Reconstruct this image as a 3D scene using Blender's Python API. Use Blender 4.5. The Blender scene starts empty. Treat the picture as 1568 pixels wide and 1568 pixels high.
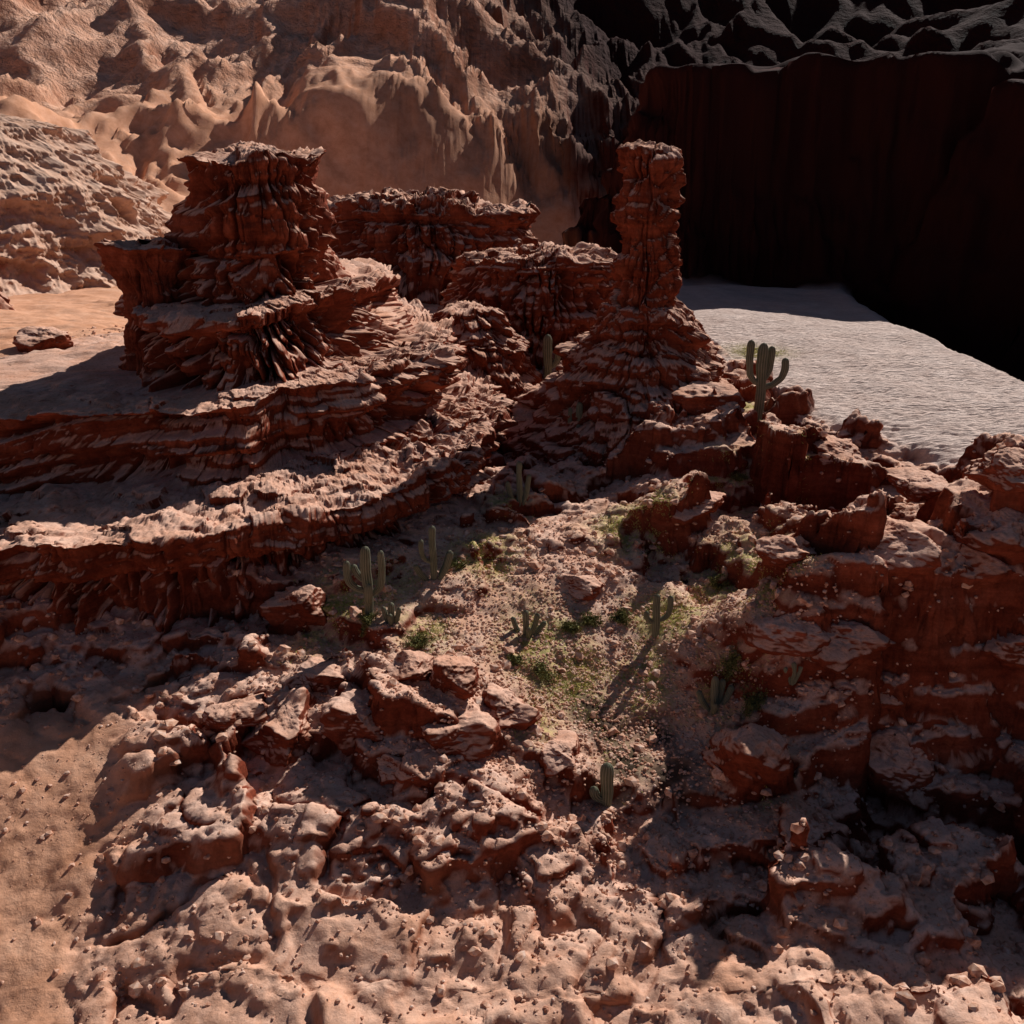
import bpy, math, random
import numpy as np
random.seed(7); rng=np.random.default_rng(11)
F32=np.float32
CAMZ=30.0; PITCH=math.radians(20.0); FOC=1450.0

# ------------------------------------------------------------------ image pixel to world helper
def pixel_to_world(u,v,z):
    """image pixel u,v + elevation -> world x,y along the camera ray"""
    a=(u-784)/FOC; b=(784-v)/FOC
    dy=math.cos(PITCH)+b*math.sin(PITCH); dz=-math.sin(PITCH)+b*math.cos(PITCH)
    D=(z-CAMZ)/dz
    return (a*D, dy*D, z)

# ------------------------------------------------------------------ noise
def H(ix,iy,iz,seed=0):
    h=(ix.astype(np.uint32)*np.uint32(374761393)+iy.astype(np.uint32)*np.uint32(668265263)
       +iz.astype(np.uint32)*np.uint32(3266489917)+np.uint32((seed*974634777+12345)&0xffffffff))
    h=(h^(h>>np.uint32(13)))*np.uint32(1274126177)
    h=(h^(h>>np.uint32(15)))*np.uint32(2246822519)
    h=h^(h>>np.uint32(16))
    return h.astype(F32)*F32(1/4294967296.0)
def vn(x,y,z,seed=0):
    x0=np.floor(x);y0=np.floor(y);z0=np.floor(z)
    fx=(x-x0).astype(F32);fy=(y-y0).astype(F32);fz=(z-z0).astype(F32)
    ux=fx*fx*fx*(fx*(fx*6-15)+10);uy=fy*fy*fy*(fy*(fy*6-15)+10);uz=fz*fz*fz*(fz*(fz*6-15)+10)
    ix=x0.astype(np.int64);iy=y0.astype(np.int64);iz=z0.astype(np.int64)
    def g(a,b,c): return H(ix+a,iy+b,iz+c,seed)
    x00=g(0,0,0)*(1-ux)+g(1,0,0)*ux; x10=g(0,1,0)*(1-ux)+g(1,1,0)*ux
    x01=g(0,0,1)*(1-ux)+g(1,0,1)*ux; x11=g(0,1,1)*(1-ux)+g(1,1,1)*ux
    return ((x00*(1-uy)+x10*uy)*(1-uz)+(x01*(1-uy)+x11*uy)*uz)*2-1
def fbm(x,y,z,oct=4,seed=0,gain=.5,ridged=False):
    s=np.zeros(np.shape(x),F32);a=1.0;t=0
    c,sn=math.cos(.6),math.sin(.6)
    for o in range(oct):
        n=vn(x,y,z,seed+o*17)
        if ridged: n=1-2*np.abs(n)
        s+=F32(a)*n;t+=a;a*=gain
        x,y=(c*x-sn*y)*2.03+5.1,(sn*x+c*y)*2.03+1.7
        z=z*2.01+3.3
    return s/F32(t)
def worley3(x,y,z,seed=0):
    x0=np.floor(x);y0=np.floor(y);z0=np.floor(z)
    ix=x0.astype(np.int64);iy=y0.astype(np.int64);iz=z0.astype(np.int64)
    fx=(x-x0).astype(F32);fy=(y-y0).astype(F32);fz=(z-z0).astype(F32)
    d1=np.full(x.shape,9,F32);d2=d1.copy();idv=np.zeros(x.shape,F32)
    for a in(-1,0,1):
        for b in(-1,0,1):
            for c in(-1,0,1):
                r=H(ix+a,iy+b,iz+c,seed)
                r2=(r*97.13)%1;r3=(r*541.7)%1
                d=(a+r-fx)**2+(b+r2-fy)**2+(c+r3-fz)**2
                m=d<d1
                d2=np.where(m,d1,np.minimum(d2,d))
                idv=np.where(m,(r*31.7)%1,idv);d1=np.where(m,d,d1)
    return np.sqrt(d1),np.sqrt(d2),idv
def slabs(x,y,seed=0,tilt=.5,k=16.0):
    x0=np.floor(x);y0=np.floor(y);ix=x0.astype(np.int64);iy=y0.astype(np.int64);z=np.zeros_like(ix)
    fx=(x-x0).astype(F32);fy=(y-y0).astype(F32)
    num=np.zeros(x.shape,F32);den=np.zeros(x.shape,F32)+F32(1e-20)
    for a in(-1,0,1):
        for b in(-1,0,1):
            r=H(ix+a,iy+b,z,seed);r2=H(ix+a,iy+b,z,seed+1);r3=H(ix+a,iy+b,z,seed+2);r4=H(ix+a,iy+b,z,seed+3);r5=H(ix+a,iy+b,z,seed+4)
            ex=fx-a-r;ey=fy-b-r2
            w=np.exp(-F32(k)*(ex*ex+ey*ey));num+=w*((r3-.5)+tilt*((r4-.5)*ex*2+(r5-.72)*ey*2));den+=w
    return num/den
def ss(a,b,x):
    t=np.clip((x-a)/(b-a),0,1);return t*t*(3-2*t)

# ------------------------------------------------------------------ terrain control points
CP=[(0,1568,5),(784,1568,5),(1568,1568,5),(0,1224,8),(250,1224,8),(500,1224,8.5),(760,1224,8),(950,1224,7),(1200,1224,7.0),
(0,1050,10),(300,1000,10.3),(150,1130,9),(350,1130,9.2),(500,1080,10),(620,1100,10),(740,1080,9.5),(900,1100,8.2),(1050,1100,8),(950,1040,8.8),
(450,940,10.8),(565,940,11),(665,885,11.5),(740,850,12),(700,960,10.6),(850,950,10.3),(1003,970,9.8),(900,900,11),
(1130,900,11.3),(1300,820,12.3),(1050,800,12.2),(900,800,12.0),(870,740,12.1),(1250,780,12.8),(1200,700,14.3),(1350,740,13.5),(1450,740,14.3),(1568,760,14.5),(1150,645,15.4),
(1000,665,14.9),(1090,670,15.1),(1000,760,12.2),(1100,765,12.5),(920,690,13.2),
(780,700,12.0),(760,620,12.3),(840,590,13.3),(880,690,12.3),(800,500,15),(700,480,16),
(1270,640,15),(1430,690,15),(1568,600,15),(1350,560,15),(1200,520,15),(1180,460,15),(1100,480,15.3)]
pts=[pixel_to_world(*c) for c in CP]
pts+=[(9.5,37,11.4),(12.3,36.6,13.8),(17,36.6,15),(22,37,16.4),(29,37,17),(40,38,15.6),(11,31.3,7.2),(15,33.4,7.4),(21,34.0,7.8),(28,34,8.3),(38,30,8),
(-30,56,19.1),(-24,60,19.1),(-50,56,19.1),(-30,75,18.7),(-50,90,18.3),(-20,100,17.5),(-30,42,12),(-45,34,11),(-60,44,14),(-20,50,17),
(0,110,16),(0,140,16),(-50,150,17),(40,60,15),(40,100,15),(30,140,15),(60,60,15),(70,130,15),(0,10,4),(-40,10,5),(40,10,5),(60,30,12)]
pts=np.array(pts)
K=np.sqrt(((pts[:,None,:2]-pts[None,:,:2])**2).sum(-1)+.6)
n=len(pts);A=np.zeros((n+1,n+1));A[:n,:n]=K+np.eye(n)*-.15;A[:n,n]=1;A[n,:n]=1
W=np.linalg.solve(A,np.append(pts[:,2],0))
def base_h(x,y):
    s=np.full(x.shape,W[n],F32)
    for i in range(n):
        s+=F32(W[i])*np.sqrt((x-F32(pts[i,0]))**2+(y-F32(pts[i,1]))**2+F32(.6))
    return s
def wall_d(x,y):
    yy=[-50,0,60,110,128,138,150,170];xx=[80,76,64,57,46,15,9,7]
    xw=np.interp(y,yy,xx)
    g=(np.interp(y+1.5,yy,xx)-np.interp(y-1.5,yy,xx))/3
    return ((x-xw)/np.sqrt(1+g*g)).astype(F32)
def crest_x(x,y):
    return np.interp(y,[0,40,65,98,136],[36,36,37,38.5,44])+fbm(x*.08,y*.08,x*0,2,seed=29)*1.0
def dune_mask(x,y):
    xs=np.interp(y,[38,45,50,57,66,88,108],[44,33,23.5,20,19.5,18,14])
    j=fbm(x*.35,y*.35,x*0,4,seed=5)*2.6
    return (ss(-.7,.8,(x-xs+j))*ss(1.0,-2.0,wall_d(x,y))).astype(F32)
def sand_mask(x,y):
    j=fbm(x*.25,y*.25,x*0,4,seed=9)*3
    a=ss(-12,-16,x+j)*ss(36,32,y+j)
    b=ss(-18,-22,x+j*.3)*ss(52,54,y)
    c=ss(95,105,y)*ss(14,8,x)
    d=.4*ss(28,24.5,y+j*.7)*ss(34,28,x)*ss(14,8,x+j)
    return np.clip(a+b+c+d,0,1).astype(F32)
def calm_mask(x,y):
    return np.clip(1.3*np.exp(-(((x-3.0)/9.0)**2+((y-37)/6.0)**2)**1.5),0,1)
def terrain(x,y):
    """coarse landform; fine relief is added afterwards along the normals"""
    x=x.astype(F32);y=y.astype(F32);o=np.zeros_like(x)
    R=np.hypot(x,y-45)
    far=ss(130,175,R)
    h0=base_h(x,y)
    h0=h0*(1-far)+17*far
    dm=dune_mask(x,y);sm=sand_mask(x,y)
    rock=np.clip(1-dm-sm*.9,0,1)
    wx=x+fbm(x*.3,y*.3,o,3,seed=31)*1.6;wy=y+fbm(x*.3,y*.3,o,3,seed=47)*1.6
    s1=slabs(wx/4.8,wy/3.9,seed=101,tilt=.8,k=46)
    s2=slabs(wx/2.1,wy/1.7,seed=202,tilt=.85,k=32)
    s3=slabs((wx+wy*.2)/.85,wy/.7,seed=303,tilt=.8,k=20)
    calm=calm_mask(x,y)
    right=ss(5,9,x)
    zone=(.42+.58*right)*(1-.92*calm)*(1-.6*ss(30,25,y))
    near=1-ss(60,90,R)
    h=h0+rock*zone*(s1*2.5+s2*.75)*(.35+.65*near)
    h+=rock*(s3*.15*(.4+zone))*near
    hm=(1-np.abs(vn(wx*.55,wy*.6,o,seed=66)))
    h-=rock*near*(1-right)*ss(38,34,y)*(hm**3)*.7*(1-.8*calm)
    t=h/1.6+fbm(x*.12,y*.12,o,3,seed=61)*1.2
    fr=t-np.floor(t);st=(np.floor(t)+ss(.34,.62,fr))-t
    h+=rock*st*1.25*(.12+.8*zone)*near
    h+=rock*fbm(x*.5,y*.5,o,3,seed=71,ridged=True)*.14*(1-.6*calm)
    h+=dm*(fbm(x*.09,y*.09,o,3,seed=15)*.7)
    h+=dm*(.045*np.sin((y*1.0+x*.35+fbm(x*.5,y*.5,o,3,seed=17)*1.6)*6.0)+fbm(x*1.6,y*3.8,o,3,seed=19)*.10)*ss(120,90,y)
    h+=sm*fbm(x*.3,y*.3,o,4,seed=25)*.35
    xe=crest_x(x,y)
    h-=9*ss(0,9,x-xe)*(1-ss(150,170,y))*(1-ss(12,22,x-xe)*.2)*ss(36,44,y)
    d=wall_d(x,y)+fbm(x*.07,y*.07,o,4,seed=33)*5+fbm(x*.35,y*.35,o,3,seed=35,ridged=True)*1.0
    q=np.clip(d/11,0,1);lv=q*5;fl=np.floor(lv);q=(fl+ss(.30,.95,lv-fl))/5
    top=21.5+5*ss(115,135,y)+fbm(x*.03,y*.03,o,4,seed=39)*4
    wallh=(top-(h-15))*q*(1-ss(150,185,y))
    # the canyon closes all round: eroded slopes climbing away
    ex=x+fbm(x*.02,y*.02,o,3,seed=45)*25;ey=y+fbm(x*.02,y*.02,o,3,seed=46)*25
    dd=R-(128+16*ss(-10,30,x))+fbm(x*.012,y*.012,o,3,seed=41)*45
    rise=np.clip(dd,0,330)*.42
    rs=rise+(fbm(ex*.022,ey*.014,o,6,seed=44,gain=.55,ridged=True)*13+fbm(ex*.1,ey*.06,o,4,seed=49,gain=.6,ridged=True)*3.5)*ss(0,40,dd)
    fac=1-(1-ss(8,25,d))*ss(10,20,x)*ss(190,165,y)
    h=np.where(q>0,h+wallh,h)
    h=h+rs*ss(0,6,dd)*fac*ss(-60,0,y)
    return h.astype(F32),rock.astype(F32),dm,np.clip(sm,0,1).astype(F32)

def axis(lo,hi,step,g1,n1,g2,lim_lo,lim_hi):
    mid=list(np.arange(lo,hi,step))
    def run(p,sg):
        s=step;i=0;o=[]
        while abs(p)<lim_hi:
            s*=g1 if i<n1 else (g2 if abs(p)<200 else 1.1);p+=sg*s;o.append(p);i+=1
        return o
    return np.array(run(mid[0],-1)[::-1]+mid+run(mid[-1],1))
XS=axis(-25,26,.098,1.015,130,1.020,-3500,3500)
_m=list(np.arange(23.5,58,.088));p=_m[-1];s=.088
while p<3500:
    s*=1.006 if p<140 else (1.013 if p<380 else 1.1);p+=s;_m.append(p)
YS=np.array(sorted(list(23.4-np.geomspace(.11,700,70))+_m))
GX,GY=np.meshgrid(XS,YS)
shape=GX.shape
hz,rk,dmk,smk=terrain(GX.ravel(),GY.ravel())
HZ=hz.reshape(shape).copy()
RK=rk.reshape(shape)
for _ in range(1):
    B=HZ.copy();B[1:-1,1:-1]=(HZ[1:-1,1:-1]*4+(HZ[:-2,1:-1]+HZ[2:,1:-1]+HZ[1:-1,:-2]+HZ[1:-1,2:])*2+HZ[:-2,:-2]+HZ[2:,2:]+HZ[:-2,2:]+HZ[2:,:-2])/16
    HZ=HZ+(B-HZ)*RK
print("TERRAIN",shape)
def gz(x,y):
    x=np.atleast_1d(np.asarray(x,float));y=np.atleast_1d(np.asarray(y,float))
    i=np.clip(np.searchsorted(XS,x)-1,0,len(XS)-2);j=np.clip(np.searchsorted(YS,y)-1,0,len(YS)-2)
    fx=(x-XS[i])/(XS[i+1]-XS[i]);fy=(y-YS[j])/(YS[j+1]-YS[j])
    return (HZ[j,i]*(1-fx)+HZ[j,i+1]*fx)*(1-fy)+(HZ[j+1,i]*(1-fx)+HZ[j+1,i+1]*fx)*fy
def ground_at(u,v):
    a=(u-784)/FOC;b=(784-v)/FOC
    dy=math.cos(PITCH)+b*math.sin(PITCH);dz=-math.sin(PITCH)+b*math.cos(PITCH)
    D=np.arange(20,140,.05)
    g=gz(a*D,dy*D);below=np.nonzero(CAMZ+dz*D<g)[0]
    D=D[below[0]] if len(below) else 60
    return (a*D,dy*D,float(gz(a*D,dy*D)[0]),D)

# ------------------------------------------------------------------ mesh builders
def grid_mesh(name,co,nr,nc,wrap=False,mat=None,attrs=None,smooth=True):
    me=bpy.data.meshes.new(name)
    nv=nr*nc;me.vertices.add(nv);me.vertices.foreach_set("co",np.asarray(co,F32).ravel())
    r=np.arange(nr-1)[:,None];cmax=nc if wrap else nc-1
    c=np.arange(cmax)[None,:];c2=(c+1)%nc
    q=np.stack([r*nc+c,r*nc+c2,(r+1)*nc+c2,(r+1)*nc+c],-1).reshape(-1,4)
    nf=len(q);me.loops.add(nf*4);me.polygons.add(nf)
    me.polygons.foreach_set("loop_start",np.arange(0,nf*4,4,dtype=np.int32))
    me.loops.foreach_set("vertex_index",q.ravel().astype(np.int32))
    me.update(calc_edges=True)
    me.polygons.foreach_set("use_smooth",np.full(nf,smooth))
    for k,a in (attrs or {}).items():
        at=me.attributes.new(k,'FLOAT','POINT');at.data.foreach_set("value",a.astype(F32))
    ob=bpy.data.objects.new(name,me);bpy.context.collection.objects.link(ob)
    if mat:me.materials.append(mat)
    return ob
def poly_mesh(name,co,faces,mat,attrs=None,smooth=False):
    me=bpy.data.meshes.new(name);faces=np.asarray(faces);k=faces.shape[1];nf=len(faces)
    me.vertices.add(len(co));me.vertices.foreach_set("co",np.asarray(co,F32).ravel())
    me.loops.add(nf*k);me.polygons.add(nf)
    me.polygons.foreach_set("loop_start",np.arange(0,nf*k,k,dtype=np.int32))
    me.loops.foreach_set("vertex_index",faces.ravel().astype(np.int32))
    me.update(calc_edges=True);me.polygons.foreach_set("use_smooth",np.full(nf,smooth))
    for kk,a in (attrs or {}).items():
        at=me.attributes.new(kk,'FLOAT','POINT');at.data.foreach_set("value",a.astype(F32))
    ob=bpy.data.objects.new(name,me);bpy.context.collection.objects.link(ob);me.materials.append(mat)
    return ob

# ------------------------------------------------------------------ materials
def newmat(name):
    m=bpy.data.materials.new(name);m.use_nodes=True;nt=m.node_tree;nt.nodes.clear()
    o=nt.nodes.new('ShaderNodeOutputMaterial');b=nt.nodes.new('ShaderNodeBsdfPrincipled')
    nt.links.new(b.outputs[0],o.inputs[0]);b.inputs['Roughness'].default_value=.95
    b.inputs['Specular IOR Level'].default_value=.04
    return m,nt,b
def N(nt,t,**k):
    n_=nt.nodes.new(t)
    for a,b in k.items():setattr(n_,a,b)
    return n_
def noise(nt,co,scale,detail=6,rough=.6,dist=0):
    n_=N(nt,'ShaderNodeTexNoise');n_.inputs['Scale'].default_value=scale;n_.inputs['Detail'].default_value=detail
    n_.inputs['Roughness'].default_value=rough;n_.inputs['Distortion'].default_value=dist
    nt.links.new(co,n_.inputs['Vector']);return n_.outputs['Fac']
def ramp(nt,fac,stops):
    r=N(nt,'ShaderNodeValToRGB');e=r.color_ramp.elements
    while len(e)<len(stops):e.new(.5)
    for i,(p_,c) in enumerate(stops):
        e[i].position=p_;e[i].color=(c[0],c[1],c[2],1) if isinstance(c,tuple) else (c,c,c,1)
    nt.links.new(fac,r.inputs[0]);return r.outputs[0]
def mix(nt,f,a,b,mode='MIX'):
    m=N(nt,'ShaderNodeMix',data_type='RGBA',blend_type=mode)
    for s_,v in((0,f),(6,a),(7,b)):
        if hasattr(v,'links') :nt.links.new(v,m.inputs[s_])
        else:m.inputs[s_].default_value=v if s_==0 else (*v,1)
    return m.outputs[2]
def mth(nt,op,a,b=0.0,clamp=False):
    m=N(nt,'ShaderNodeMath',operation=op);m.use_clamp=clamp
    for i,v in enumerate((a,b)):
        if hasattr(v,'links'):nt.links.new(v,m.inputs[i])
        else:m.inputs[i].default_value=v
    return m.outputs[0]
def attr(nt,name):
    a=N(nt,'ShaderNodeAttribute');a.attribute_name=name;return a.outputs['Fac']
def bump(nt,h,strength,dist,prev=None):
    b=N(nt,'ShaderNodeBump');b.inputs['Strength'].default_value=strength;b.inputs['Distance'].default_value=dist
    nt.links.new(h,b.inputs['Height'])
    if prev is not None:nt.links.new(prev,b.inputs['Normal'])
    return b.outputs[0]
def upness(nt,lo,hi):
    g=N(nt,'ShaderNodeNewGeometry');sx=N(nt,'ShaderNodeSeparateXYZ');nt.links.new(g.outputs['Normal'],sx.inputs[0])
    return ramp(nt,sx.outputs[2],[(lo,0.0),(hi,1.0)])
def rockcolor(nt,co,lit_dustc,lo,hi):
    n1=noise(nt,co,.5,6,.72,.3)
    c=ramp(nt,n1,[(.3,(.10,.019,.010)),(.5,(.20,.045,.023)),(.7,(.29,.080,.045))])
    mp=N(nt,'ShaderNodeMapping');mp.inputs['Scale'].default_value=(.06,.06,1.3);nt.links.new(co,mp.inputs[0])
    st=ramp(nt,noise(nt,mp.outputs[0],1.6,4,.7),[(.35,.65),(.5,1.0),(.65,1.3)])
    c=mix(nt,.8,c,st,'MULTIPLY')
    n2=noise(nt,co,7,3,.7)
    c=mix(nt,.7,c,ramp(nt,n2,[(.3,.66),(.55,1.0),(.75,1.25)]),'MULTIPLY')
    up=mth(nt,'MULTIPLY',upness(nt,lo,hi),ramp(nt,n2,[(.26,.5),(.48,1.0)]))
    lit_dust=ramp(nt,n1,[(.35,lit_dustc[0]),(.65,lit_dustc[1])])
    return mix(nt,mth(nt,'MULTIPLY',up,.95),c,lit_dust),n1  # dust on flat tops, brightened to paint sunlit tops against darker shaded sides
def rock_material(name="red_sandstone",pale=False):
    m,nt,b=newmat(name)
    g=N(nt,'ShaderNodeNewGeometry');co=g.outputs['Position']
    c,n1=rockcolor(nt,co,((.70,.37,.245),(.82,.53,.405)),.45,.82)
    if pale:c=mix(nt,.72,c,ramp(nt,n1,[(.35,(.60,.35,.235)),(.65,(.78,.54,.41))]))
    nt.links.new(c,b.inputs['Base Color'])
    mp=N(nt,'ShaderNodeMapping');mp.inputs['Scale'].default_value=(.4,.4,1.4);nt.links.new(co,mp.inputs[0])
    nt.links.new(bump(nt,noise(nt,mp.outputs[0],3.5 if not pale else 1.0,7,.72),.5,.18 if not pale else .5),b.inputs['Normal'])
    return m
def ground_material():
    m,nt,b=newmat("desert_ground")
    g=N(nt,'ShaderNodeNewGeometry');co=g.outputs['Position']
    rc,n1=rockcolor(nt,co,((.76,.42,.285),(.88,.59,.46)),.48,.86)
    sandL=ramp(nt,n1,[(.3,(.60,.28,.155)),(.55,(.76,.40,.25)),(.75,(.82,.49,.33))])
    sandR=ramp(nt,n1,[(.3,(.60,.44,.375)),(.55,(.71,.55,.48)),(.75,(.79,.63,.56))])
    c=mix(nt,attr(nt,'sand'),rc,sandL)
    c=mix(nt,attr(nt,'dune'),c,sandR)
    gn=mth(nt,'MULTIPLY',attr(nt,'grass'),ramp(nt,noise(nt,co,2.2,5,.78),[(.36,0.0),(.50,1.0)]),True)
    gn=mth(nt,'MULTIPLY',gn,upness(nt,.6,.9))
    gc=ramp(nt,noise(nt,co,8,2,.7),[(.3,(.22,.20,.05)),(.55,(.50,.46,.14)),(.8,(.68,.60,.26))])
    c=mix(nt,mth(nt,'MULTIPLY',gn,.85),c,gc)
    c=mix(nt,mth(nt,'MULTIPLY',attr(nt,'dark_spots'),.92),c,(.04,.026,.018))
    c=mix(nt,attr(nt,'painted_shade'),c,(.036,.010,.008))  # shade put into the base colour of the wall and far slopes
    nt.links.new(c,b.inputs['Base Color'])
    b1=bump(nt,noise(nt,co,3.4,7,.74),.5,.16)
    mp=N(nt,'ShaderNodeMapping');mp.inputs['Scale'].default_value=(.5,2.8,1);mp.inputs['Rotation'].default_value=(0,0,.25);nt.links.new(co,mp.inputs[0])
    b3=bump(nt,noise(nt,mp.outputs[0],1.7,4,.6,.3),.9,.36,b1)
    nt.links.new(attr(nt,'dune'),b3.node.inputs['Strength'])
    b4=bump(nt,noise(nt,co,.15,6,.65),.9,3.2,b3)
    nt.links.new(attr(nt,'distant'),b4.node.inputs['Strength'])
    nt.links.new(b4,b.inputs['Normal'])
    return m
ROCK=rock_material();PALE=rock_material("pale_sandstone",True);GROUND=ground_material()

# ------------------------------------------------------------------ terrain object
GR=[(520,925,2.0,1),(600,900,1.3,.8),(740,845,1.8,1),(840,990,2.1,1),(870,1040,1.8,1),(960,800,1.8,1),(1010,795,1.1,1),(1130,885,2.2,1),(1190,900,1.2,.9),(1010,950,1.6,1),(985,1040,1.4,1),
(1150,625,1.3,1),(1160,540,2.4,.8),(1130,745,1.1,.9),(1100,745,.9,.9),(780,770,1.3,1),(1150,1150,1.3,1),(1100,1040,1.4,.8),(820,1110,1.0,.9),(1060,940,1.2,.8),(650,970,1.3,.8),(960,1160,1.1,.6),(1240,770,.9,.6)]
gpos=[]
xx=GX.ravel();yy=GY.ravel();grass=np.zeros(xx.shape,F32)
for u,v,r,k in GR:
    x,y,z,D=ground_at(u,v);gpos.append((x,y,r,k))
    grass=np.maximum(grass,k*np.exp(-(((xx-x)/r)**2+((yy-y)/(r*1.2))**2)))
dark_spots=np.zeros(xx.shape,F32)  # darker patches along the gully floor
for u,v,r in((930,1120,1.0),(960,1165,1.1),(1030,1190,1.3),(900,1085,.8),(1000,1130,.8)):
    x,y,z,D=ground_at(u,v);dark_spots=np.maximum(dark_spots,np.exp(-(((xx-x)/r)**2+((yy-y)/r)**2)))
dark_spots=np.clip(dark_spots*1.2+fbm(xx*1.5,yy*1.5,xx*0,3,seed=640)*.5*(dark_spots>.15),0,1)
hz=HZ.ravel().astype(F32)
x32=xx.astype(F32);y32=yy.astype(F32)
gy_=np.gradient(HZ,YS,axis=0).ravel();gx_=np.gradient(HZ,XS,axis=1).ravel()
gx_=np.clip(gx_,-4,4);gy_=np.clip(gy_,-4,4)
ln=np.sqrt(1+gx_**2+gy_**2);nx,ny,nz=-gx_/ln,-gy_/ln,1/ln
wd=wall_d(x32,y32);Rr=np.hypot(xx,yy-45)
shade_mask=np.clip(ss(-6,0,wd)*ss(185,160,y32)+ss(.5,4,x32-crest_x(x32,y32))*ss(38,46,y32)*ss(150,140,y32),0,1)  # near-black shade painted on the right wall and the drop-off
dist_shade=ss(135,160,Rr)*ss(-25,25,x32+fbm(x32*.03,y32*.03,x32*0,3,seed=470)*25)  # painted shade carried on to the far right slopes
shade_mask=np.maximum(shade_mask,dist_shade)*ss(-30,10,y32)
distant=ss(150,190,Rr)
near=((Rr<46)*rk).astype(F32)
idx=np.nonzero(near>.02)[0]
qx,qy,qz=x32[idx],y32[idx],hz[idx]
w1,w2,id1=worley3(qx*.95+vn(qx,qy,qz,431)*.4,qy*.95,qz*1.6,421)
det=(id1-.5)*.30-.07*ss(.08,0,w2-w1)+fbm(qx*1.3,qy*1.3,qz*2.0,4,seed=422,gain=.6)*.20+fbm(qx*.15,qy*.15,qz*2.6,3,seed=425)*.45*(1-nz[idx])
det=det*near[idx]*(1-.70*calm_mask(qx,qy))
D3=np.zeros(xx.shape,F32);D3[idx]=det
D3+=(smk*.9)*(Rr<60)*fbm(x32*2.2,y32*2.2,hz*0,3,seed=431)*.06
wl=shade_mask*(Rr<170)
D3+=wl*(vn(x32*.2,y32*.2,hz*.35,411)*1.2+fbm(x32*.12,y32*.12,hz*.9,3,seed=412)*1.0)
co=np.stack([xx+nx*D3,yy+ny*D3,hz+nz*D3],-1)
ter=grid_mesh("terrain",co,shape[0],shape[1],mat=GROUND,attrs=dict(sand=smk*(1-distant*.6),dune=dmk*(1-distant),grass=grass,dark_spots=dark_spots,painted_shade=shade_mask,distant=distant))
HZ=(hz+D3*nz*.9).reshape(shape)

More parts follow.
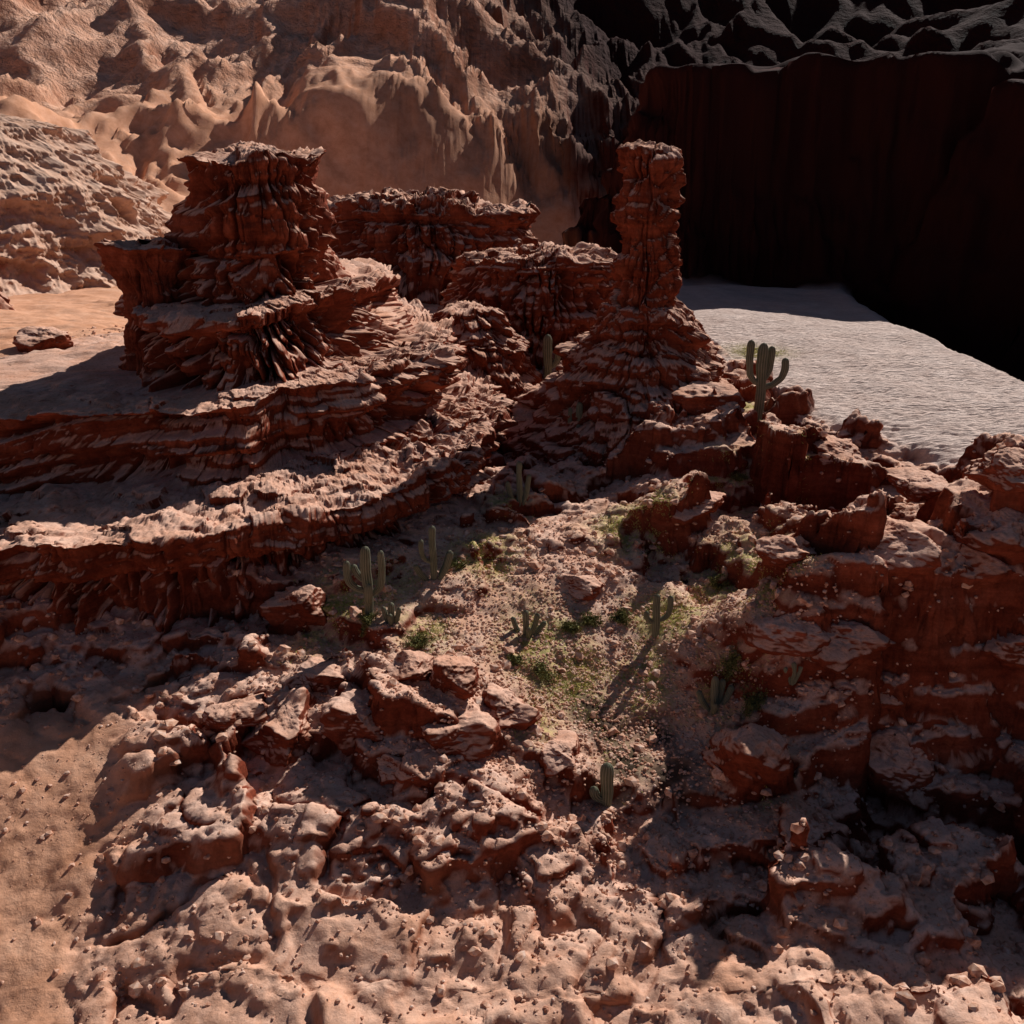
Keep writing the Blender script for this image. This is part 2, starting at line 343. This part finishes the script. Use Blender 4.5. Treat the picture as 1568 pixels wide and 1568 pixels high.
# ------------------------------------------------------------------ rock formations built of stacked beds
def ang_samples(nc,focus,width,share):
    t=np.linspace(0,1,4001);th=t*2*np.pi
    d=np.abs((th-focus+np.pi)%(2*np.pi)-np.pi)
    dens=1+share*ss(width*1.25,width*.85,d)
    c=np.cumsum(dens);c=(c-c[0])/(c[-1]-c[0])
    return np.interp(np.linspace(0,1,nc,endpoint=False),c,th)
def formation(name,cen,levels,nc=900,focus=-1.2,width=1.5,share=5,seed=0,smooth_deg=2.5,fs=1.0,bigamp=1.0,rubble=0.0,edge=1.0,mat=None,rug=0.0):
    th=ang_samples(nc,focus%(2*np.pi),width,share)
    R=[];
    for L in levels:
        if 'r' in L:
            rx,ry=L['r'];r=1/np.sqrt((np.cos(th)/rx)**2+(np.sin(th)/ry)**2)
        else:
            q=np.array(L['pts'],float)-np.array(cen);a=np.arctan2(q[:,1],q[:,0])%(2*np.pi);rr=np.hypot(q[:,0],q[:,1])
            o=np.argsort(a);a=a[o];rr=rr[o]
            a=np.concatenate([a-2*np.pi,a,a+2*np.pi]);rr=np.concatenate([rr]*3)
            r=sum(np.interp(th+k*math.radians(smooth_deg),a,rr) for k in(-1,-.5,0,.5,1))/5
        R.append(r)
    rub=rubble*ss(-.95,-.45,((th+np.pi)%(2*np.pi))-np.pi)*ss(2.6,1.9,((th+np.pi)%(2*np.pi))-np.pi)
    X=[];Y=[];Z=[];FL=[];ST=[];LU=[];WA=[];LV=[]
    for i in range(len(levels)-1):
        A_,B_=levels[i],levels[i+1];n_=A_['rows']
        for k in range(n_):
            t=k/n_
            r=R[i]*(1-t)+R[i+1]*t
            X.append(cen[0]+r*np.cos(th));Y.append(cen[1]+r*np.sin(th))
            Z.append(np.full(nc,A_['z']*(1-t)+B_['z']*t))
            for lst,key in((FL,'flute'),(ST,'strata')):
                lst.append(np.full(nc,A_.get(key,0)))
            LU.append(np.full(nc,A_.get('lump',0))+rub)
            WA.append(np.full(nc,1.0 if A_.get('wall',True) else .25))
            LV.append(np.full(nc,A_['z']//4))
    X=np.array(X);Y=np.array(Y);Z=np.array(Z)
    FL=np.array(FL);ST=np.array(ST);LU=np.array(LU);WA=np.array(WA)
    def sm(a):
        b=a.copy();b[1:-1]=(a[:-2]+2*a[1:-1]+a[2:])/4;return b
    FL,ST,LU,WA=map(sm,(FL,ST,LU,WA))
    nr=X.shape[0];x=X.ravel().astype(F32);y=Y.ravel().astype(F32);z=Z.ravel().astype(F32)
    lv=np.array(LV).ravel().astype(F32)
    ox=(np.tile(np.cos(th),nr)).astype(F32);oy=(np.tile(np.sin(th),nr)).astype(F32)
    FL,ST,LU,WA=[a.ravel().astype(F32) for a in(FL,ST,LU,WA)]
    zz=z+fbm(x*.15,y*.15,x*0,3,seed=seed+1)*.9
    wx=x+fbm(x*.4,y*.4,z*.25,4,seed=seed+2)*.9;wy=y+fbm(x*.4,y*.4,z*.25,4,seed=seed+3)*.9
    big=fbm(x*.22,y*.22,lv*.7,3,seed=seed+4)*1.6*bigamp+edge*(vn(x*.75,y*.75,lv*.9,seed+44)*.55+vn(x*1.9,y*1.9,lv*.9,seed+45)*.28)
    f1=vn(wx*1.5*fs,wy*1.5*fs,z*.07,seed+5);f2=vn(wx*3.1*fs,wy*3.1*fs,z*.15,seed+6)
    flu=-(1-np.abs(f1))**4*1.8-(1-np.abs(f2))**3.5*.5
    flu=flu*(.55+.8*ss(-.5,.4,vn(x*.5,y*.5,zz*.5,seed+60)))
    s1=vn(wx*.12,wy*.12,zz*1.0,seed+7);s2=vn(wx*.3,wy*.3,zz*2.7,seed+8)
    strat=np.tanh(s1*5)*.40+np.tanh(s2*5)*.26+vn(wx*.6,wy*.6,zz*6,seed+9)*.14
    w1,w2,idv=worley3(wx*.5,wy*.5,zz*.6,seed+10)
    blk=(idv-.5)*1.0-.30*ss(.10,0,w2-w1)
    v1,v2,id2=worley3(wx*1.3+idv,wy*1.3,zz*1.6,seed+11)
    blk2=(id2-.5)*.34
    fine=fbm(x*1.4,y*1.4,z*1.1,5,seed=seed+12,ridged=True,gain=.6)
    out=WA*big+FL*flu+ST*strat+LU*(blk+blk2)*(.35+.65*WA)+WA*fine*.14
    if rug: out=out+rug*fbm(x*.09,y*.09,z*.09,6,seed=seed+70,gain=.58,ridged=True)
    x2=x+ox*out;y2=y+oy*out
    up=LU*((id2-.5)*.34+(idv-.5)*.6+fbm(x*.5,y*.5,x*0,5,seed=seed+13,gain=.6)*.7)*(1.15-.75*WA)+(1-WA)*fine*.13
    z2=z+up+fbm(x*.12,y*.12,x*0,2,seed=seed+14)*.5*ss(levels[0]['z'],levels[0]['z']+2,z)
    return grid_mesh(name,np.stack([x2,y2,z2],-1),nr,nc,wrap=True,mat=mat or ROCK)

D_top=[(-60,30),(-34,33.5),(-24,36.2),(-18,37.4),(-15.7,38),(-13.3,39.3),(-10.9,41.6),(-7.0,44.2),(-4.4,47.8),(-2.4,51.8),(-1.6,57),(-2,65),(-4,76),(-8,88),(-14,92),(-22,80),(-28,66),(-34,56),(-60,48)]
def off(P_,cx,cy,d):
    o=[]
    for x,y in P_:
        l=math.hypot(x-cx,y-cy);o.append((x+(x-cx)/l*d,y+(y-cy)/l*d))
    return o
C0=(-14.5,57.0)
C_top=[(-60,41),(-30,43.2),(-24.6,44),(-18,45),(-12.8,46),(-11.6,48.6),(-8.8,50.8),(-6.6,54),(-4.8,58.5),(-4.6,64),(-6.4,74),(-9,84),(-15,88),(-21,78),(-25,66),(-31,56),(-60,47)]
B_bot=[(-21.5,52),(-20.2,49),(-17,47.8),(-13.6,47.8),(-11.8,51.0),(-9.8,55),(-7.6,60),(-7.6,68),(-9.4,78),(-14,82),(-19,74),(-21.5,62)]
B_top=[(-20.5,53),(-19.4,50.2),(-16.8,49.2),(-13.9,49.3),(-12.3,52.6),(-10.7,56),(-9.0,61),(-9.0,70),(-10.4,79),(-14,80),(-18,72),(-20,62)]
A_bot=[(-18.9,56),(-18.3,52.6),(-15.6,51.2),(-13.2,51.8),(-12.0,54.8),(-11.0,58),(-10.6,66),(-14,70),(-18,63)]
A_top=[(-18.4,56.5),(-17.9,53.8),(-15.4,52.8),(-12.8,53.6),(-11.8,56.5),(-11.4,61),(-14,65),(-17.4,61)]
formation("layered_sandstone_butte",C0,[
 dict(z=7.5,pts=off(D_top,*C0,1.9),rows=10,flute=.3,lump=.4),
 dict(z=9.3,pts=off(D_top,*C0,1.0),rows=46,flute=1.3,strata=.1,lump=.1),
 dict(z=13.1,pts=off(D_top,*C0,-.5),rows=5,flute=.3,strata=.5,lump=.4),
 dict(z=13.4,pts=off(D_top,*C0,.6),rows=20,flute=.3,strata=.9,lump=.4),
 dict(z=14.9,pts=off(D_top,*C0,.5),rows=48,wall=False,strata=.3,lump=.75),
 dict(z=15.5,pts=off(C_top,*C0,.6),rows=22,flute=.35,strata=1.4,lump=.35),
 dict(z=17.3,pts=off(C_top,*C0,-.1),rows=22,flute=.2,strata=1.5,lump=.35),
 dict(z=19.1,pts=off(C_top,*C0,.3),rows=34,wall=False,strata=.3,lump=.45),
 dict(z=19.4,pts=off(B_bot,*C0,.4),rows=46,flute=1.25,strata=.12,lump=.08),
 dict(z=22.2,pts=off(B_top,*C0,-.1),rows=4,flute=.5,strata=.4,lump=.2),
 dict(z=22.4,pts=off(B_top,*C0,.3),rows=7,flute=.3,strata=.5,lump=.2),
 dict(z=22.9,pts=off(B_top,*C0,.3),rows=22,wall=False,strata=.3,lump=.5),
 dict(z=23.4,pts=A_bot,rows=26,flute=1.0,strata=.25,lump=.15),
 dict(z=25.6,pts=off(A_top,*C0,-.1),rows=4,flute=.5,strata=.5,lump=.3),
 dict(z=25.9,pts=off(A_top,*C0,.4),rows=34,flute=.6,strata=.7,lump=.35),
 dict(z=30.6,pts=off(A_top,*C0,-.4),rows=16,wall=False,strata=.3,lump=.7),
 dict(z=31.4,r=(.05,.05),rows=1)],nc=2000,focus=-1.0,width=1.45,share=9,seed=500,rubble=.6)

formation("overhanging_rock",(-20.0,53.2),[
 dict(z=19,r=(1.9,2.0),rows=30,flute=.6,strata=.2,lump=.2),
 dict(z=22.6,r=(1.25,1.5),rows=16,flute=.3,strata=.4,lump=.3),
 dict(z=24.8,r=(1.9,1.7),rows=12,strata=.4,lump=.3),
 dict(z=25.9,r=(2.6,2.0),rows=12,wall=False,strata=.1,lump=.8),
 dict(z=26.2,r=(.05,.05),rows=1)],nc=420,share=2,seed=610,bigamp=.4,edge=.6)

C1=(8.7,63.5)
formation("sandstone_pillar",C1,[
 dict(z=10.5,pts=[(-1,62),(1,58.5),(4,56),(9,54),(13.5,55),(16.5,58),(18,63),(17,70),(12,76),(4,76),(-1,70)],rows=30,flute=.15,strata=.8,lump=1.1),
 dict(z=13.6,pts=[(0,62.5),(2,59.5),(5,57),(9,55.6),(12.5,56),(15,59),(16,63.5),(15,70),(10,74),(4,73),(0,70)],rows=30,flute=.15,strata=.8,lump=1.1),
 dict(z=16.6,pts=[(2.8,63),(4.2,61),(6.5,59.3),(9,58.4),(12,59),(13.8,61),(14.2,64),(12.5,69),(8,71),(4,69)],rows=34,flute=.2,strata=.7,lump=1.0),
 dict(z=20.2,pts=[(5.6,63.5),(6.0,61.4),(8.6,60.4),(11.4,61),(12.4,63.5),(11.5,67),(8.6,68),(6,66)],rows=14,wall=False,lump=.8,strata=.3),
 dict(z=21.2,r=(2.5,2.7),rows=84,flute=.25,strata=.45,lump=.75),
 dict(z=30.5,r=(2.2,2.4),rows=14,wall=False,lump=.8,strata=.3),
 dict(z=31.2,r=(.05,.05),rows=1)],nc=1200,focus=-1.3,width=1.5,share=5,seed=700,bigamp=.55,edge=.45)

formation("sandstone_mesa",(2.5,88),[
 dict(z=14,r=(11,10),rows=14,flute=.4,lump=1.0),
 dict(z=17,r=(9.3,8.4),rows=40,flute=.6,strata=.6,lump=.6),
 dict(z=21.8,r=(7.4,6.4),rows=10,strata=.8,lump=.6),
 dict(z=22.4,r=(7.2,6.2),rows=34,wall=False,lump=1.3),
 dict(z=23.2,r=(.05,.05),rows=1)],nc=700,focus=-1.57,width=1.5,share=4,seed=800,edge=1.4)
formation("sandstone_mesa",(-10,112),[
 dict(z=14,r=(18,10),rows=14,flute=.4,lump=1.0),
 dict(z=19,r=(15,8.4),rows=40,flute=1.0,strata=.4,lump=.6),
 dict(z=24.2,r=(12.4,6.4),rows=10,strata=.8,lump=.6),
 dict(z=25.6,r=(12.2,6.2),rows=30,wall=False,lump=1.8),
 dict(z=27.5,r=(.05,.05),rows=1)],nc=700,focus=-1.57,width=1.5,share=4,seed=850,edge=1.6,fs=.8)
formation("sandstone_ridge",(-3.2,75),[
 dict(z=12,r=(5.5,9),rows=30,flute=.2,lump=1.0,strata=.5),
 dict(z=17,r=(3.8,6),rows=30,flute=.3,strata=.5,lump=1.0),
 dict(z=19.6,r=(1.8,3),rows=14,wall=False,lump=.8),
 dict(z=20,r=(.05,.05),rows=1)],nc=600,focus=-1.2,width=1.5,share=4,seed=880)
formation("canyon_cliff",(-66,118),[
 dict(z=15,r=(34,36),rows=60,lump=.1),
 dict(z=22,r=(25,26),rows=70,lump=.15),
 dict(z=34,r=(13,14),rows=20,wall=False,lump=.4),
 dict(z=37,r=(.05,.05),rows=1)],nc=1100,focus=-.7,width=1.4,share=4,seed=900,fs=.22,bigamp=1.0,edge=.15,mat=PALE,rug=5.0)
formation("canyon_cliff",(-53,80),[
 dict(z=16,r=(13,8),rows=30,flute=.4,lump=.4),
 dict(z=22,r=(9,6),rows=40,flute=.6,strata=.5,lump=.5),
 dict(z=28,r=(5.5,4),rows=16,wall=False,lump=.8),
 dict(z=29,r=(.05,.05),rows=1)],nc=500,focus=-.9,width=1.4,share=4,seed=930,fs=.5)

# ------------------------------------------------------------------ boulders
def boulder(name,x,y,z,sx,sy,sz,rot,seed,nu=90,nvv=60):
    t=np.linspace(.02,math.pi-.02,nvv);p_=np.linspace(0,2*np.pi,nu,endpoint=False)
    T,P_=np.meshgrid(t,p_,indexing='ij')
    dx=(np.sin(T)*np.cos(P_)).ravel();dy=(np.sin(T)*np.sin(P_)).ravel();dz=np.cos(T).ravel()
    r=np.full(dx.shape,1.25);rr=np.random.default_rng(seed)
    for _ in range(12):
        nrm=rr.normal(size=3);nrm/=np.linalg.norm(nrm);d=rr.uniform(.62,.95)
        dot=dx*nrm[0]+dy*nrm[1]+dz*nrm[2]
        r=np.minimum(r,np.where(dot>.05,d/np.maximum(dot,.05),9))
    r=r.astype(F32)
    sc=(sx+sy+sz)/3
    X=dx*r*sx;Y=dy*r*sy;Z=dz*r*sz
    q=[(a+seed*1.37).astype(F32) for a in(X,Y,Z)]
    n1=fbm(q[0]*.9,q[1]*.9,q[2]*.9,4,seed=seed)
    n2=fbm(q[0]*2.2,q[1]*2.2,q[2]*3.5,5,seed=seed+3,ridged=True,gain=.6)
    k=(n1*.55+n2*.13)*min(1,sc)
    X=X+dx*k;Y=Y+dy*k;Z=Z+dz*k*.6
    c,s_=math.cos(rot),math.sin(rot)
    co=np.stack([x+X*c-Y*s_,y+X*s_+Y*c,z+Z],-1)
    return grid_mesh(name,co,nvv,nu,wrap=True,mat=ROCK)
BL=[(455,952,44,.75,.9),(690,1065,36,.8,1.1),(430,1140,55,.55,1.4),(550,1130,50,.7,1.3),(690,1150,50,.6,1.2),(770,1100,40,.5,1.2),(350,1110,36,.5,1.2),(480,1050,40,.45,1.1),(620,1040,34,.5,1.1),
(860,1170,34,.5,1.2),(1150,1190,55,.7,1.4),(1380,1200,60,.6,1.3),(1350,1075,30,.5,1),(1300,1000,60,.5,1.1),(1220,985,55,.5,1.1),(1480,900,80,.5,1.3),(1390,850,60,.5,1.2),(1540,850,60,.6,1.2),
(1560,1010,55,.5,1.1),(1220,860,45,.4,1),(1070,790,45,.35,1.1),(1280,700,45,.3,1.2),(1545,745,45,.6,1.2),(65,535,38,.5,1),(1080,625,46,.5,1.2),(610,1190,40,.4,1),(880,905,36,.3,1),(1430,760,50,.3,1.2)]
for i,(u,v,hw,hr,dr) in enumerate(BL):
    x,y,z,D=ground_at(u,v);w=hw/FOC*D
    boulder("boulder",x,y+w*.6*dr,z+w*hr*(.35 if i in(0,1,23) else .12),w*1.05,w*dr,w*hr*1.15,rng.uniform(-.5,.5),1000+i*7,nu=140,nvv=90)

# ------------------------------------------------------------------ scree + gravel
def ico():
    t=(1+5**.5)/2
    v=np.array([(-1,t,0),(1,t,0),(-1,-t,0),(1,-t,0),(0,-1,t),(0,1,t),(0,-1,-t),(0,1,-t),(t,0,-1),(t,0,1),(-t,0,-1),(-t,0,1)],float)
    v/=np.linalg.norm(v[0])
    f=np.array([(0,11,5),(0,5,1),(0,1,7),(0,7,10),(0,10,11),(1,5,9),(5,11,4),(11,10,2),(10,7,6),(7,1,8),(3,9,4),(3,4,2),(3,2,6),(3,6,8),(3,8,9),(4,9,5),(2,4,11),(6,2,10),(8,6,7),(9,8,1)])
    return v,f
IV,IF=ico()
def scatter(name,x,y,size,mat,squash=.75):
    n_=len(x);z=gz(x,y)
    V=IV[None]*(1+rng.uniform(-.28,.28,(n_,12,1)))
    V=V*np.stack([np.ones(n_),rng.uniform(.65,1.1,n_),np.full(n_,squash)*rng.uniform(.6,1.2,n_)],-1)[:,None]
    a=rng.uniform(0,6.28,n_);c=np.cos(a)[:,None];s_=np.sin(a)[:,None]
    X=V[...,0]*c-V[...,1]*s_;Y=V[...,0]*s_+V[...,1]*c
    co=np.stack([X,Y,V[...,2]],-1)*size[:,None,None]+np.stack([x,y,z+size*.1],-1)[:,None]
    f=IF[None]+np.arange(n_)[:,None,None]*12
    return poly_mesh(name,co.reshape(-1,3),f.reshape(-1,3),mat)
def mat_plain(name,cols,scale=3,rough=.7):
    m,nt,b=newmat(name);g=N(nt,'ShaderNodeNewGeometry');co=g.outputs['Position']
    nt.links.new(ramp(nt,noise(nt,co,scale,3,.6),cols),b.inputs['Base Color']);b.inputs['Roughness'].default_value=rough
    return m,nt,b
STONE,_,_=mat_plain("pale_stones",[(.3,(.38,.16,.10)),(.5,(.62,.36,.25)),(.72,(.78,.58,.48))],4,.95)
n_=22000
x=rng.uniform(-30,30,n_);y=rng.uniform(22,75,n_)
cl=fbm((x*.3).astype(F32),(y*.3).astype(F32),np.zeros(n_,F32),4,seed=77)
keep=(cl>rng.uniform(-.5,.3,n_))&(dune_mask(x,y)<.4)
x=x[keep];y=y[keep];sz=.06+.28*rng.uniform(0,1,len(x))**6
sz*=1-.5*sand_mask(x.astype(F32),y.astype(F32))
scatter("scree",x,y,sz,STONE)
n_=14000
x=rng.normal(3,7,n_);y=rng.normal(36,6,n_);scatter("gravel",x,y,rng.uniform(.03,.10,n_),STONE)

# ------------------------------------------------------------------ grass
GRASS,_,_=mat_plain("dry_green_grass",[(.3,(.28,.27,.07)),(.5,(.54,.50,.15)),(.75,(.70,.62,.26))],2.5)
bx=[];by=[]
for (gx,gy,r,k) in gpos:
    m_=int(1200*r*r*k);bx.append(rng.normal(gx,r*.55,m_));by.append(rng.normal(gy,r*.65,m_))
bx=np.concatenate(bx);by=np.concatenate(by)
cl=fbm((bx*1.3).astype(F32),(by*1.3).astype(F32),np.zeros(len(bx),F32),4,seed=99)
k_=cl>-.05;bx=bx[k_];by=by[k_];bz=gz(bx,by);m_=len(bx)
a=rng.uniform(0,6.28,m_);hh=rng.uniform(.04,.12,m_);w=.018
tx=np.cos(a)*w;ty=np.sin(a)*w;lx=rng.normal(0,.10,m_);ly=rng.normal(0,.10,m_)
v0=np.stack([bx-tx,by-ty,bz-.02],-1);v1=np.stack([bx+tx,by+ty,bz-.02],-1);v2=np.stack([bx+lx,by+ly,bz+hh],-1)
co=np.stack([v0,v1,v2],1).reshape(-1,3)
poly_mesh("grass",co,np.arange(len(co)).reshape(-1,3),GRASS)

# ------------------------------------------------------------------ cacti
def cactus_material():
    m,nt,b=newmat("cactus_skin");g=N(nt,'ShaderNodeNewGeometry');co=g.outputs['Position']
    c=ramp(nt,noise(nt,co,2,4,.6),[(.3,(.09,.10,.06)),(.7,(.16,.16,.105))])
    c=mix(nt,mth(nt,'MULTIPLY',attr(nt,'rib'),.55),c,(.38,.35,.26))
    nt.links.new(c,b.inputs['Base Color']);b.inputs['Roughness'].default_value=.7
    return m
CACT=cactus_material()
def tube(path,rad,nrib=11,seg=4):
    path=np.array(path,float)
    d=np.r_[0,np.cumsum(np.linalg.norm(np.diff(path,axis=0),axis=1))];L=d[-1]
    m_=max(12,int(L/.06));s=np.linspace(0,L,m_)
    P_=np.stack([np.interp(s,d,path[:,i]) for i in range(3)],-1)
    for _ in range(5):P_[1:-1]=(P_[:-2]+2*P_[1:-1]+P_[2:])/4
    nn=nrib*seg;al=np.linspace(0,2*np.pi,nn,endpoint=False)
    T=np.gradient(P_,axis=0);T/=np.linalg.norm(T,axis=1)[:,None]
    ref=np.array([.3,1,.1]);U=np.cross(T,ref);U/=np.linalg.norm(U,axis=1)[:,None];V=np.cross(T,U)
    r=rad*(1+.07*np.sin(s*2.1+rad*40)+.03*np.sin(s*7+rad*90))*np.clip(.80+.2*s/(.4*L+.01),0,1)
    e=np.clip((L-s)/(rad*1.5),0,1);r=r*np.sqrt(np.clip(1-(1-e)**2,0.0005,1))
    rib=np.abs(np.cos(al*nrib/2))
    rr=r[:,None]*(.78+.26*rib[None])
    co=P_[:,None]+rr[...,None]*(np.cos(al)[None,:,None]*U[:,None]+np.sin(al)[None,:,None]*V[:,None])
    i=np.arange(m_-1)[:,None]*nn;j=np.arange(nn)[None];j2=(j+1)%nn
    f=np.stack([i+j,i+j2,i+nn+j2,i+nn+j],-1).reshape(-1,4)
    return co.reshape(-1,3),f,np.tile(rib**6,m_)
def cactus(name,u,v,hpx,stems,thick=.085):
    x,y,z,D=ground_at(u,v);h=hpx/FOC*D/.95;cs=[];fs=[];rb=[];o=0
    for k,(az,out,z0,z1) in enumerate(stems):
        ca,sa=math.cos(az),math.sin(az);q=out*h
        if out==0: path=[(0,0,-.25),(0.012*h,0,h*.35),(-.01*h,0,h*.7),(0,0.01*h,h*z1)];rad=thick*h
        elif z0<=.02:
            path=[(ca*q*.2,sa*q*.2,-.2),(ca*q*.7,sa*q*.7,h*z1*.35),(ca*q,sa*q,h*z1)];rad=thick*h*.85
        else:
            path=[(0,0,h*z0),(ca*q*.55,sa*q*.55,h*(z0+.04)),(ca*q*.92,sa*q*.92,h*(z0+.13)),(ca*q*1.04,sa*q*1.04,h*(z0+z1)/2+.05*h),(ca*q,sa*q,h*z1)];rad=thick*h*.70
        c,f,r=tube(path,rad,nrib=10 if h<1.5 else 12);cs.append(c);fs.append(f+o);rb.append(r);o+=len(c)
    co=np.concatenate(cs)+np.array([x,y,z])
    poly_mesh(name,co,np.concatenate(fs),CACT,dict(rib=np.concatenate(rb)),smooth=True)
T0=(0,0,0,1)
cactus("saguaro_cactus",565,946,112,[T0,(3.3,.24,.38,.82),(.1,.19,.32,.94),(2.9,.17,.52,.74),(5.0,.14,.22,.55)],.062)
cactus("columnar_cactus",600,955,34,[T0,(3.1,.35,0,.8),(.1,.35,0,.75),(4.6,.3,0,.6)],.13)
cactus("saguaro_cactus",664,886,82,[T0,(3.2,.2,.3,.75),(.2,.33,0,.5),(.9,.46,0,.4),(3.4,.33,0,.3)],.06)
cactus("columnar_cactus",795,775,66,[T0,(3.2,.27,0,.55),(.1,.22,0,.7)],.065)
cactus("columnar_cactus",750,602,64,[T0,(3.3,.16,0,.85),(.1,.22,0,.7)],.065)
cactus("saguaro_cactus",838,590,74,[T0,(.1,.2,.35,.75)],.085)
cactus("saguaro_cactus",886,692,74,[T0,(3.2,.18,.3,.9),(.1,.22,.3,.88),(4.5,.14,.2,.6)],.06)
cactus("saguaro_cactus",1160,640,108,[T0,(3.15,.17,.45,1.04),(.05,.30,.40,.80),(.4,.13,.5,.95)],.066)
cactus("saguaro_cactus",1003,974,66,[T0,(.15,.3,.35,.95),(3.3,.22,.3,.62)],.085)
cactus("columnar_cactus",805,972,40,[T0,(3.0,.5,0,.7),(.1,.45,0,.85),(.4,.8,0,.4),(5,.45,0,.5)],.11)
cactus("saguaro_cactus",928,1232,70,[T0,(3.2,.26,.1,.45)],.13)
cactus("columnar_cactus",1092,1085,52,[T0,(3.1,.45,0,.55),(.1,.5,0,.7),(.5,.28,0,.85),(4.6,.45,0,.4)],.10)
cactus("columnar_cactus",1213,1045,28,[T0,(3.1,.45,0,.7),(.1,.4,0,.8)],.14)
cactus("columnar_cactus",770,668,48,[T0,(3.2,.22,0,.7)],.07)

# ------------------------------------------------------------------ shrubs
SHR,_,_=mat_plain("shrub_leaves",[(.3,(.09,.09,.03)),(.6,(.21,.20,.07)),(.8,(.36,.32,.14))],5)
def shrub(u,v,wpx,seed):
    x,y,z,D=ground_at(u,v);R=wpx/FOC*D*.5;g=np.random.default_rng(seed);m_=2400
    k=26;ca=g.uniform(0,6.28,k);cr=g.uniform(.1,1,k)*R;ch=g.uniform(.15,.6,k)*R
    i=g.integers(0,k,m_);t=g.uniform(.15,1,m_)
    px=x+np.cos(ca[i])*cr[i]*t+g.normal(0,.1*R,m_);py=y+np.sin(ca[i])*cr[i]*t+g.normal(0,.1*R,m_);pz=gz(px,py)*.7+z*.3+ch[i]*t+g.normal(0,.06*R,m_)
    c=np.stack([px,py,pz],-1);a_=g.normal(size=(m_,3))*.02;b_=g.normal(size=(m_,3))*.02
    co=np.stack([c-a_,c+b_,c+a_,c-b_],1).reshape(-1,3)
    poly_mesh("desert_shrub",co,np.arange(len(co)).reshape(-1,4),SHR)
for i,(u,v,w) in enumerate([(640,990,60),(830,1035,60),(875,965,45),(1150,1080,60),(1120,1020,50),(905,955,40),(1100,900,40),(790,1015,30),(950,950,40),(560,955,40),(700,870,40),(1130,735,30)]):
    shrub(u,v,w,50+i)

# ------------------------------------------------------------------ light, sky, camera
EL=math.radians(35.5);AZ=math.radians(34)
sun=bpy.data.lights.new("sun",'SUN');sun.energy=5.0;sun.angle=math.radians(.5);sun.color=(1,.97,.93)
so=bpy.data.objects.new("sun",sun);bpy.context.collection.objects.link(so)
from mathutils import Vector
dirv=Vector((math.sin(AZ)*math.cos(EL),math.cos(AZ)*math.cos(EL),math.sin(EL)))
so.rotation_euler=dirv.to_track_quat('Z','Y').to_euler();so.location=dirv*100
w=bpy.data.worlds.new("World");bpy.context.scene.world=w;w.use_nodes=True;nt=w.node_tree
sk=nt.nodes.new('ShaderNodeTexSky');sk.sky_type='NISHITA';sk.sun_disc=False;sk.sun_elevation=EL;sk.sun_rotation=AZ
sk.dust_density=.4;sk.air_density=.4;sk.ozone_density=.3
nt.links.new(sk.outputs[0],nt.nodes['Background'].inputs[0]);nt.nodes['Background'].inputs[1].default_value=.05
cam=bpy.data.cameras.new("camera");cam.sensor_width=36;cam.lens=36*FOC/1568;cam.clip_end=20000;cam.clip_start=.1
co_=bpy.data.objects.new("camera",cam);bpy.context.collection.objects.link(co_);co_.location=(0,0,CAMZ)
co_.rotation_euler=(math.radians(90)-PITCH,0,0);bpy.context.scene.camera=co_
sc=bpy.context.scene;sc.view_settings.view_transform='Standard';sc.view_settings.look='None';sc.view_settings.exposure=0
